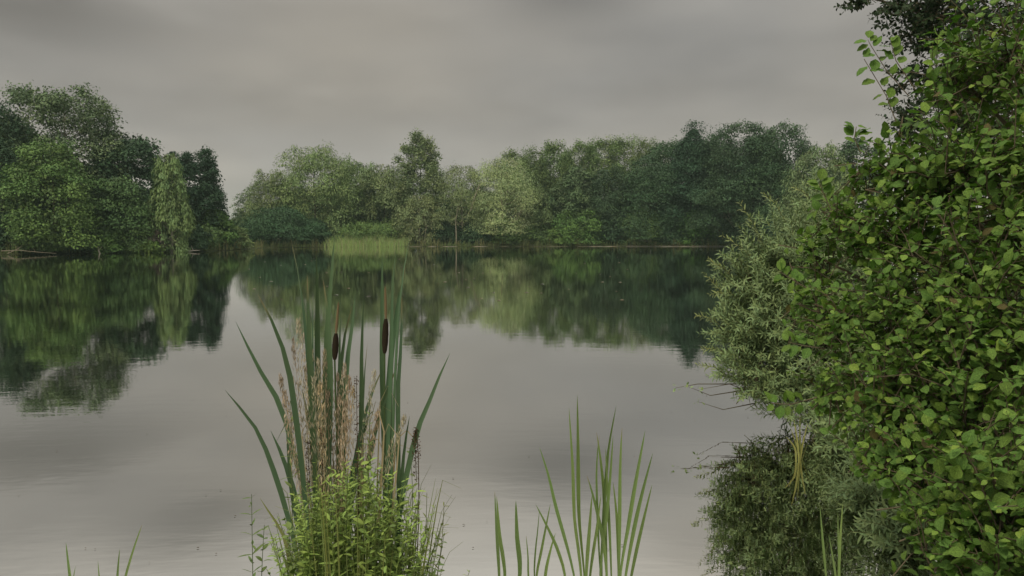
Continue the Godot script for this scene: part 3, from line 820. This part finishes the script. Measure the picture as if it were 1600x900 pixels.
func build_cattails() -> void:
	rng.seed = 800
	var gr := Color(0.085, 0.145, 0.075)
	var tip := Color(0.09, 0.15, 0.08)
	var grp := "cattail plants in the reed clump"
	var data := [
		["cattail plant with long leaves leaning away from the clump over open water", 3.0, 485, [
			[[[368, 502], [403, 573], [440, 637], [453, 687], [478, 780], [490, 900]], 10], [[[403, 460], [430, 513], [450, 573], [462, 650], [478, 800]], 10],
			[[[352, 610], [400, 670], [423, 723], [440, 773], [462, 860]], 9], [[[423, 673], [440, 710], [453, 747], [476, 850]], 9], [[[432, 690], [447, 660], [455, 760], [470, 860]], 7]]],
		["cattail plant with the tallest upright leaves, beside the dry grass", 3.1, 502, [
			[[[454, 372], [465, 423], [474, 490], [484, 600], [494, 780]], 10], [[[470, 447], [476, 500], [486, 620], [496, 780]], 8], [[[480, 430], [482, 500], [487, 640], [493, 780]], 10],
			[[[494, 393], [496, 473], [496, 560], [500, 780]], 10], [[[523, 365], [518, 430], [512, 507], [508, 640], [507, 780]], 10], [[[505, 437], [512, 490], [516, 560], [512, 780]], 10], [[[472, 607], [487, 683], [497, 743], [506, 830]], 9], [[[488, 470], [489, 560], [492, 700], [500, 820]], 6]]],
		["cattail plant carrying the shorter dark seed head", 3.0, 540, [
			[[[555, 460], [550, 513], [542, 567], [537, 680], [535, 800]], 10], [[[550, 478], [538, 527], [532, 600], [531, 800]], 9], [[[568, 470], [565, 553], [565, 640], [562, 800]], 8],
			[[[574, 537], [570, 580], [567, 640], [558, 800]], 7], [[[598, 575], [580, 617], [565, 670], [548, 790]], 10], [[[580, 630], [570, 673], [557, 710], [544, 800]], 9], [[[532, 490], [530, 580], [528, 760]], 6]]],
		["cattail plant carrying the slender upright seed head among broad leaves", 3.05, 606, [
			[[[597, 393], [597, 473], [597, 560], [600, 680], [602, 820]], 9], [[[619, 385], [615, 423], [612, 507], [609, 640], [606, 820]], 9], [[[640, 372], [633, 407], [624, 480], [616, 620], [610, 820]], 7],
			[[[634, 415], [623, 467], [613, 540], [606, 640], [602, 820]], 11], [[[628, 463], [627, 530], [622, 607], [622, 667], [622, 820]], 9], [[[622, 567], [607, 607], [590, 660], [572, 740], [560, 830]], 8], [[[612, 430], [613, 500], [608, 640], [604, 800]], 6]]],
		["cattail plant with a single arched leaf bending towards the open water", 2.95, 622, [
			[[[703, 552], [687, 587], [667, 637], [652, 673], [635, 743], [622, 830]], 9], [[[640, 650], [632, 700], [626, 770], [622, 850]], 7]]],
	]
	for q in data:
		var d: float = q[1]
		var foot := P(q[2], 900, d)
		foot.y = ground_y(foot.x, foot.z)
		var o := thing("cattail_plant", q[0], "cattail", foot, grp)
		for b in q[3]:
			var pts: Array = b[0].duplicate()
			pts.reverse()
			var first = pts[0]
			# down to the root: the leaves close together at the foot
			var low := [lerpf(first[0], q[2], 0.55), 960.0]
			var root := [lerpf(first[0], q[2], 0.85), 1120.0]
			pts = [root, low] + pts
			var dd := rr(-0.2, 0.2)
			add_blade(o, pts, d + dd, b[1] * 1.04, vary(gr, 0.3), vary(tip, 0.2), rr(0.2, 0.3), 0.9)
		if q[2] == 540: cattail_spike(o, [[538, 1120], [530, 800], [525, 640], [523, 562]], [[523, 562], [525, 521]], [529, 472], d - 0.05, 10.0)
		if q[2] == 606: cattail_spike(o, [[606, 1120], [602, 800], [601, 640], [601, 552]], [[601, 552], [603, 498]], [602, 447], d - 0.08, 10.0)

func build_sword_reeds() -> void:
	rng.seed = 900
	var reed := Color(0.15, 0.225, 0.07)
	var straw_green := Color(0.22, 0.23, 0.07)
	var grp := "sword leaved reed clumps in the shallows"
	var data := [
		["pair of broad short reed blades beside the herb mound's open water", 3.9, 784, [
			[[[773, 767], [776, 830], [780, 900]], 9], [[[776, 775], [781, 840], [789, 900]], 9], [[[806, 782], [808, 840], [812, 900]], 11]]],
		["low crossing reed blades between the short pair and the tall clump", 3.9, 852, [
			[[[860, 787], [846, 860], [838, 905]], 6], [[[837, 788], [857, 827], [883, 905]], 7], [[[868, 833], [860, 860], [852, 900]], 7], [[[822, 837], [825, 870], [826, 905]], 4], [[[843, 795], [840, 830], [835, 900]], 4]]],
		["tall reed clump with the highest pointed blades of the shallows", 4.0, 912, [
			[[[843, 699], [857, 743], [868, 790], [897, 900]], 8], [[[889, 637], [895, 733], [898, 817], [908, 900]], 8], [[[902, 617], [903, 683], [905, 813], [913, 900]], 8], [[[925, 773], [920, 840], [916, 900]], 8], [[[939, 773], [932, 830], [922, 900]], 7], [[[917, 743], [933, 800], [948, 900]], 8], [[[894, 760], [900, 830], [908, 900]], 7]]],
		["tall reed clump of many spreading blades in the shallows", 4.0, 958, [
			[[[932, 675], [943, 760], [948, 895]], 8], [[[963, 633], [953, 687], [947, 745], [940, 895]], 9], [[[958, 680], [953, 750], [947, 813], [938, 895]], 8], [[[972, 668], [969, 733], [967, 893]], 8], [[[1008, 673], [992, 760], [980, 833], [970, 893]], 9], [[[1020, 708], [998, 793], [978, 897]], 9], [[[1019, 757], [1003, 823], [987, 897]], 8], [[[958, 753], [963, 800], [967, 893]], 8], [[[946, 700], [950, 780], [955, 893]], 6], [[[937, 680], [932, 740], [938, 895]], 5]]],
		["few thin reed blades in the dark water below the bright bush", 4.0, 1300, [
			[[[1281, 790], [1286, 850], [1291, 905]], 5], [[[1295, 835], [1301, 870], [1306, 905]], 5], [[[1317, 785], [1313, 840], [1310, 905]], 6], [[[1309, 800], [1310, 850], [1312, 905]], 4]]],
		["small yellowish grass tuft standing in dark water by the willow", 6.5, 1250, [
			[[[1240, 655], [1246, 690], [1250, 722]], 4], [[[1228, 682], [1242, 700], [1250, 722]], 4], [[[1262, 662], [1255, 690], [1251, 722]], 4], [[[1272, 672], [1260, 698], [1251, 722]], 3], [[[1250, 650], [1250, 690], [1250, 722]], 4], [[[1235, 668], [1246, 700], [1250, 722]], 3]]],
		["thin grass blades at the bank's foot, leaning apart", 3.9, 192, [
			[[[222, 820], [208, 860], [194, 910]], 6], [[[187, 858], [185, 880], [183, 910]], 6], [[[153, 876], [154, 890], [156, 910]], 4]]],
		["lone short grass blade rising from the bank's foot", 3.9, 108, [[[[103, 848], [106, 875], [110, 910]], 6], [[[118, 885], [116, 895], [114, 910]], 4]]],
	]
	for q in data:
		var d: float = q[1]
		var foot := P(q[2], 900, d)
		foot.y = ground_y(foot.x, foot.z)
		var fy: float = 450.0 + 0.0
		# row at which this depth meets the pond bed
		var lo := 700.0
		var hi := 1400.0
		for k in 30:
			var m := (lo + hi) * 0.5
			if P(q[2], m, d).y > foot.y: lo = m
			else: hi = m
		fy = hi
		var leafc := straw_green if q[0].contains("yellowish") else reed
		var o := thing("reed_clump", q[0], "reeds", foot, grp)
		for b in q[3]:
			var pts: Array = b[0].duplicate()
			pts.reverse()
			if d < 5.0:
				pts = [[lerpf(pts[0][0], q[2], 0.6), fy]] + pts
			else:
				pts[0] = [pts[0][0] + rr(-7, 7), fy - 14.0]
				pts = [[q[2] + rr(-6, 6), fy]] + pts
			add_blade(o, pts, d + rr(-0.1, 0.1), b[1] * 0.85, vary(leafc, 0.15), vary(leafc, 0.15), rr(0.35, 0.5), 0.6)

func build_dry_grass() -> void:
	rng.seed = 1000
	var straw := Color(0.56, 0.50, 0.35)
	var pinkish := Color(0.50, 0.415, 0.31)
	var foot := P(520, 900, 2.95)
	foot.y = ground_y(foot.x, foot.z)
	var o := thing("dry_grass_tuft", "tuft of dry pinkish brown grass plumes amid the cattails", "dry grass", foot)
	var tops := [[466, 500], [458, 532], [476, 520], [486, 545], [497, 560], [507, 548], [516, 575], [527, 585], [538, 570], [546, 590], [500, 600], [512, 610], [530, 620], [552, 605], [490, 590], [478, 575], [541, 630], [438, 588], [444, 612], [585, 580], [592, 640], [633, 652]]
	for q in tops:
		var d := 2.95 + rr(-0.15, 0.12)
		var c := curve_px([[lerpf(q[0], 520.0, 0.75), 1120.0], [lerpf(q[0], 522.0, 0.5), 850.0], [lerpf(q[0], 520.0, 0.15), lerpf(q[1], 760.0, 0.4)], [q[0], q[1]]], d, 24)
		var sb := MB.new()
		var l := []
		var rad := []
		for k in c.size():
			l.append(c[k] - foot); rad.append(0.0022 - 0.0016 * k / 23.0)
		var cc := vary(straw if rng.randf() < 0.5 else pinkish, 0.2)
		sb.tube(l, rad, 4, cc)
		var stalk := part("stalk", sb.commit(), M.straw, o)
		var pb := MB.new()
		for k in 240:
			var t := 1.0 - 0.42 * pow(rng.randf(), 1.3)
			var at: Vector3 = l[mini(int(t * 23.0), 22)].lerp(l[mini(int(t * 23.0) + 1, 23)], t * 23.0 - int(t * 23.0))
			var sp := 0.016 * sin(PI * clampf((t - 0.60) / 0.42, 0.0, 1.0)) + 0.004
			var dir := (rdir() * 0.5 + Vector3(0, 1.4, 0)).normalized()
			var off := rdir() * sp
			pb.rhomb(at + off, dir, rdir(), rr(0.014, 0.034), rr(0.002, 0.0045), vary(cc, 0.25))
		part("plume", pb.commit(), M.straw, stalk, "stuff")
	# dock: dark brown seed spikes
	var docks := [["upright dark brown dock seed spike beside the slender cattail", [[565, 1100], [560, 800], [558, 680], [557, 590]], 0.62], ["dark brown dock seed spike low in front of the tall cattail leaves", [[500, 1100], [490, 850], [484, 760], [481, 688]], 0.72], ["dark brown dock spike partly hidden by dry grass", [[508, 1100], [506, 860], [504, 760], [503, 668]], 0.7], ["drooping brown seed spike hanging beside the arched cattail leaf", [[628, 1100], [652, 860], [653, 700], [649, 668], [648, 690], [651, 752]], 0.74]]
	for q in docks:
		var d := 2.85
		var f := P(q[1][0][0], 900, d)
		f.y = ground_y(f.x, f.z)
		var t := thing("dock_plant", q[0], "dock", f, "dock seed spikes in the reed clump")
		var c := curve_px(q[1], d, 30)
		var l := []
		var rad := []
		for k in c.size():
			l.append(c[k] - f); rad.append(0.0032 - 0.002 * k / 29.0)
		var sb := MB.new()
		sb.tube(l, rad, 5, Color(0.10, 0.075, 0.05))
		part("stem", sb.commit(), M.straw, t)
		var pb := MB.new()
		for k in 215:
			var u := rr(q[2], 1.0)
			var at: Vector3 = l[int(u * 29.0)]
			at = at.lerp(l[mini(int(u * 29.0) + 1, 29)], u * 29.0 - int(u * 29.0))
			pb.rhomb(at + rdir() * 0.011, rdir(), rdir(), rr(0.005, 0.009), rr(0.004, 0.007), vary(Color(0.10, 0.065, 0.045), 0.3))
		part("seed_spike", pb.commit(), M.straw, t, "stuff")

func herb(o: Node3D, foot: Vector3, pts: Array, d: float, nl: int, size: Vector2, prof: Array, col: Color, lv: MB, wood: MB) -> void:
	var c := curve_px(pts, d, 14)
	var l := []
	var rad := []
	for k in c.size():
		l.append(c[k] - foot); rad.append(0.0028 - 0.0018 * k / 13.0)
	wood.tube(l, rad, 4, Color(col.r * 0.9, col.g * 0.85, col.b))
	var ph := rr(0, TAU)
	for j in nl:
		var t := 0.35 + 0.65 * (j + 0.5) / nl
		var k := int(t * 13.0)
		var at: Vector3 = l[k].lerp(l[mini(k + 1, 13)], t * 13.0 - k)
		var tdir: Vector3 = (l[mini(k + 1, 13)] - l[maxi(k - 1, 0)]).normalized()
		for s in 2:
			var side := tdir.cross(Vector3(0.37, 0.11, 0.83)).normalized().rotated(tdir, ph + (j % 2) * PI * 0.5 + s * PI + rr(-0.4, 0.4))
			var along := (side + tdir * rr(0.1, 0.9) + rdir() * 0.35).normalized()
			var sz := rr(size.x, size.y) * (1.0 - 0.45 * pow(t, 3.0))
			lv.leaf(leaf_frame(at, along, (tdir + rdir() * 0.3).normalized(), sz), prof, 0.2, rr(0.0, 0.35), 0.0, vary(col, 0.18))

func build_herbs() -> void:
	rng.seed = 1100
	var bright := Color(0.24, 0.345, 0.088)
	var soft := Color(0.16, 0.23, 0.075)
	var foot := P(555, 900, 2.8)
	foot.y = ground_y(foot.x, foot.z)
	var lv := MB.new()
	var wood := MB.new()
	for k in 215:
		var x := 556.0 + rr(-1.0, 1.0) * rr(70.0, 165.0)
		var arch := 1.0 - pow(absf(x - 560.0) / 160.0, 1.6)
		var y := lerpf(890.0, 722.0, clampf(arch, 0.0, 1.0)) + rr(-15.0, 150.0) * rng.randf()
		var d := rr(2.55, 3.0)
		if rng.randf() < 0.12: y -= rr(10.0, 45.0)
		var bx := lerpf(x, 550.0, 0.3) + rr(-25, 25)
		var sz := Vector2(0.032, 0.068) * rr(0.6, 1.1)
		herb(null, foot, [[bx, 1130.0], [lerpf(bx, x, 0.6), lerpf(1130.0, y, 0.55)], [x + rr(-34, 34), y]], d, 18, sz, HERB_LEAF if k % 9 else OVAL_LEAF, bright if k % 5 else soft, lv, wood)
	# loose grass in the mound
	for k in 130:
		var x := rr(430.0, 700.0)
		var y := rr(740.0, 880.0)
		var bx := lerpf(x, 560.0, 0.4)
		var d := rr(2.5, 3.0)
		var c := curve_px([[bx, 1120.0], [lerpf(bx, x, 0.5), lerpf(1120.0, y, 0.6)], [x, y], [x + (x - bx) * rr(0.1, 0.5), y + rr(-25.0, 25.0)]], d, 12)
		for j in c.size(): c[j] -= foot
		lv.blade(c, Vector3(rr(-0.7, 0.7), 0, 1).normalized(), rr(0.004, 0.009), 0.7, 0.3, vary(Color(0.19, 0.23, 0.065), 0.2), vary(Color(0.20, 0.24, 0.08), 0.2))
	var o := thing("herb_mound", "mound of yellow green leafy herbs and grass at the cattails' foot", "herbs", foot)
	o.set_meta("kind", "stuff")
	part("stems", wood.commit(), M.leaf, o, "stuff")
	part("foliage", lv.commit(), M.leaf, o, "stuff")
	var single_ones := [
		["leafy pale stemmed herb rising among the leaning cattail leaves", [[458, 1120], [457, 850], [456, 740], [454, 622]], 2.9, 20, soft, Vector2(0.05, 0.075), LANCE_LEAF],
		["slim leafy herb standing alone beside the mound", [[396, 1120], [395, 900], [394, 840], [393, 772]], 2.95, 16, Color(0.12, 0.18, 0.06), Vector2(0.05, 0.08), LANCE_LEAF],
		["short leafy herb next to the slim lone herb", [[408, 1120], [408, 930], [410, 870], [413, 820]], 2.9, 12, Color(0.12, 0.18, 0.06), Vector2(0.04, 0.065), OVAL_LEAF],
		["opposite leaved herb climbing between the two seed heads", [[585, 1120], [578, 850], [576, 740], [578, 640]], 2.85, 20, soft, Vector2(0.04, 0.06), LANCE_LEAF],
		["leafy herb below the arched cattail leaf", [[640, 1120], [650, 900], [664, 840], [667, 770]], 2.85, 14, Color(0.16, 0.2, 0.06), Vector2(0.03, 0.05), LANCE_LEAF],
		["outermost yellowish herb on the open water side of the mound", [[660, 1120], [680, 920], [690, 850], [694, 785]], 2.85, 14, Color(0.18, 0.2, 0.055), Vector2(0.03, 0.05), LANCE_LEAF],
		["herb with toothed leaves at the arched cattail leaf's foot", [[630, 1120], [638, 880], [645, 780], [640, 700]], 2.9, 16, soft, Vector2(0.03, 0.055), OVAL_LEAF],
	]
	for q in single_ones:
		var f := P(q[1][0][0], 900, q[2])
		f.y = ground_y(f.x, f.z)
		var t := thing("leafy_herb", q[0], "herb", f, "leafy herbs round the reed clump")
		var l2 := MB.new()
		var w2 := MB.new()
		herb(t, f, q[1], q[2], q[3], q[5], q[6], q[4], l2, w2)
		part("stem", w2.commit(), M.leaf, t)
		part("foliage", l2.commit(), M.leaf, t, "stuff")
	# dead bent blades
	rng.seed = 1150
	var db := thing("dead_grass", "bent straw coloured dead blades tangled in the cattail clump", "dead leaves", foot + Vector3(-0.05, 0, -0.12))
	for k in 12:
		var x := rr(470.0, 630.0)
		var y := rr(600.0, 730.0)
		var sgn := -1.0 if rng.randf() < 0.5 else 1.0
		var bx := lerpf(x, 550.0, 0.5)
		add_blade(db, [[bx, 1120], [lerpf(bx, x, 0.6), 850], [x, y], [x + sgn * rr(8, 20), y - rr(4, 18)], [x + sgn * rr(22, 45), y + rr(0, 50)]], rr(2.75, 3.1), rr(3.0, 6.0), vary(Color(0.36, 0.31, 0.19), 0.2), vary(Color(0.40, 0.33, 0.21), 0.2), 0.4, 0.8)
	# one broad yellowing leaf
	var yl := thing("yellow_blade", "wide yellowing grass blade beside the mound", "grass", Vector3(P(450, 900, 2.85).x, ground_y(P(450, 900, 2.85).x, -2.85), -2.85))
	add_blade(yl, [[462, 1110], [456, 900], [443, 837], [424, 806], [406, 778]], 2.85, 10, Color(0.2, 0.24, 0.08), Color(0.24, 0.26, 0.1), 0.5, 0.3)

func build_floating() -> void:
	rng.seed = 1200
	var mb := MB.new()
	for k in 140:
		var g := G(rr(360.0, 1000.0), rr(396.0, 470.0)) if k < 70 else G(rr(20.0, 1300.0), rr(600.0, 890.0))
		var s := rr(0.05, 0.14) if k < 70 else rr(0.006, 0.014)
		mb.rhomb(g + Vector3(0, 0.006, 0), Vector3(1, 0, rr(-0.4, 0.4)).normalized(), Vector3.UP, s * 1.6, s, vary(Color(0.3, 0.29, 0.24) if k < 70 else Color(0.08, 0.07, 0.05), 0.3))
	single("floating_debris", mb.commit(), M.straw, "tiny pale flecks of seed fluff and leaf floating on the pond", "debris", "stuff")

# ------------------------------------------------------------------
func make_materials() -> void:
	M.soil = vmat(0.95, 0.2)
	M.bark = vmat(0.9, 0.2)
	M.far_leaf = vmat(0.65, 0.3, Color(0.35, 0.4, 0.2))
	M.leaf = vmat(0.55, 0.28, Color(0.2, 0.25, 0.12))
	M.alder_leaf = vmat(0.65, 0.25, Color(0.55, 0.66, 0.3))
	# veins and mottling of a broad leaf: x across, y along
	var img := Image.create(128, 128, false, Image.FORMAT_RGB8)
	var hgt := Image.create(128, 128, false, Image.FORMAT_RGB8)
	var ln := FastNoiseLite.new()
	ln.seed = 21; ln.frequency = 0.045; ln.fractal_octaves = 3
	for y in 128:
		for x in 128:
			var u := absf(x - 63.5) / 63.5
			var t := y / 127.0
			var vein := exp(-pow(u / 0.035, 2.0))
			var q := fposmod((t - u * 0.22) * 8.0, 1.0)
			var lat := exp(-pow((q - 0.5) / 0.07, 2.0)) * (1.0 - u * 0.6)
			var l := clampf(0.80 + 0.16 * ln.get_noise_2d(x, y) + 0.20 * vein + 0.08 * lat, 0.0, 1.0)
			img.set_pixel(x, y, Color(l, l, l * (1.0 - 0.1 * vein)))
			var b := clampf(0.6 + 0.25 * absf(q - 0.5) * 2.0 - 0.35 * vein + 0.1 * ln.get_noise_2d(x * 2.0, y * 2.0), 0.0, 1.0)
			hgt.set_pixel(x, y, Color(b, b, b))
	M.alder_leaf.albedo_texture = ImageTexture.create_from_image(img)
	hgt.bump_map_to_normal_map(3.0)
	M.alder_leaf.normal_enabled = true
	M.alder_leaf.normal_texture = ImageTexture.create_from_image(hgt)
	M.alder_leaf.normal_scale = 0.5
	M.blade = vmat(0.5, 0.4, Color(0.3, 0.4, 0.2))
	M.straw = vmat(0.9, 0.2, Color(0.3, 0.27, 0.2))
	M.velvet = vmat(1.0, 0.1)
	var w := StandardMaterial3D.new()
	w.albedo_color = Color(0.70, 0.695, 0.66).linear_to_srgb()
	w.metallic = 1.0
	w.roughness = 0.008
	w.normal_enabled = true
	var nt := NoiseTexture2D.new()
	nt.width = 1024; nt.height = 1024; nt.seamless = true; nt.as_normal_map = true; nt.bump_strength = 8.0
	var fn := FastNoiseLite.new()
	fn.seed = 3; fn.noise_type = FastNoiseLite.TYPE_SIMPLEX_SMOOTH; fn.frequency = 0.012; fn.fractal_octaves = 4; fn.fractal_gain = 0.55
	nt.noise = fn
	w.normal_texture = nt
	w.normal_scale = 0.017
	w.uv1_scale = Vector3(12, 40, 1)
	M.water = w

func _ready() -> void:
	var cam := Camera3D.new()
	cam.name = "camera"
	cam.fov = FOV
	cam.near = 0.05
	cam.far = 4000.0
	add_child(cam)
	cam.position = Vector3(0, EYE, 0)
	cam.rotation.x = -pitch
	cam.current = true

	var env := Environment.new()
	var sky := Sky.new()
	var pm := PanoramaSkyMaterial.new()
	pm.panorama = ImageTexture.create_from_image(sky_image())
	sky.sky_material = pm
	env.background_mode = Environment.BG_SKY
	env.sky = sky
	env.tonemap_mode = Environment.TONE_MAPPER_LINEAR
	env.tonemap_exposure = 1.2
	env.fog_enabled = true
	env.fog_density = 0.0004
	env.fog_light_color = Color(0.78, 0.90, 0.85)
	env.sdfgi_enabled = true
	env.ssao_enabled = true
	env.ssil_enabled = true
	var we := WorldEnvironment.new()
	we.name = "environment"
	we.environment = env
	add_child(we)

	var sun := DirectionalLight3D.new()
	sun.name = "sun"
	sun.light_color = Color(1.0, 0.95, 0.86)
	sun.light_energy = 0.5
	sun.light_angular_distance = 14.0
	sun.shadow_enabled = true
	add_child(sun)
	sun.rotation_degrees = Vector3(-52, -35, 0)

	noise.seed = 9
	noise.frequency = 0.02
	noise.fractal_octaves = 3
	make_materials()
	build_ground()
	build_far()
	print("far ", Time.get_ticks_msec())
	build_reed_bed()
	build_fringe()
	build_branches()
	build_alder()
	build_willow()
	build_cattails()
	build_sword_reeds()
	build_dry_grass()
	build_herbs()
	build_floating()
	print("all ", Time.get_ticks_msec())
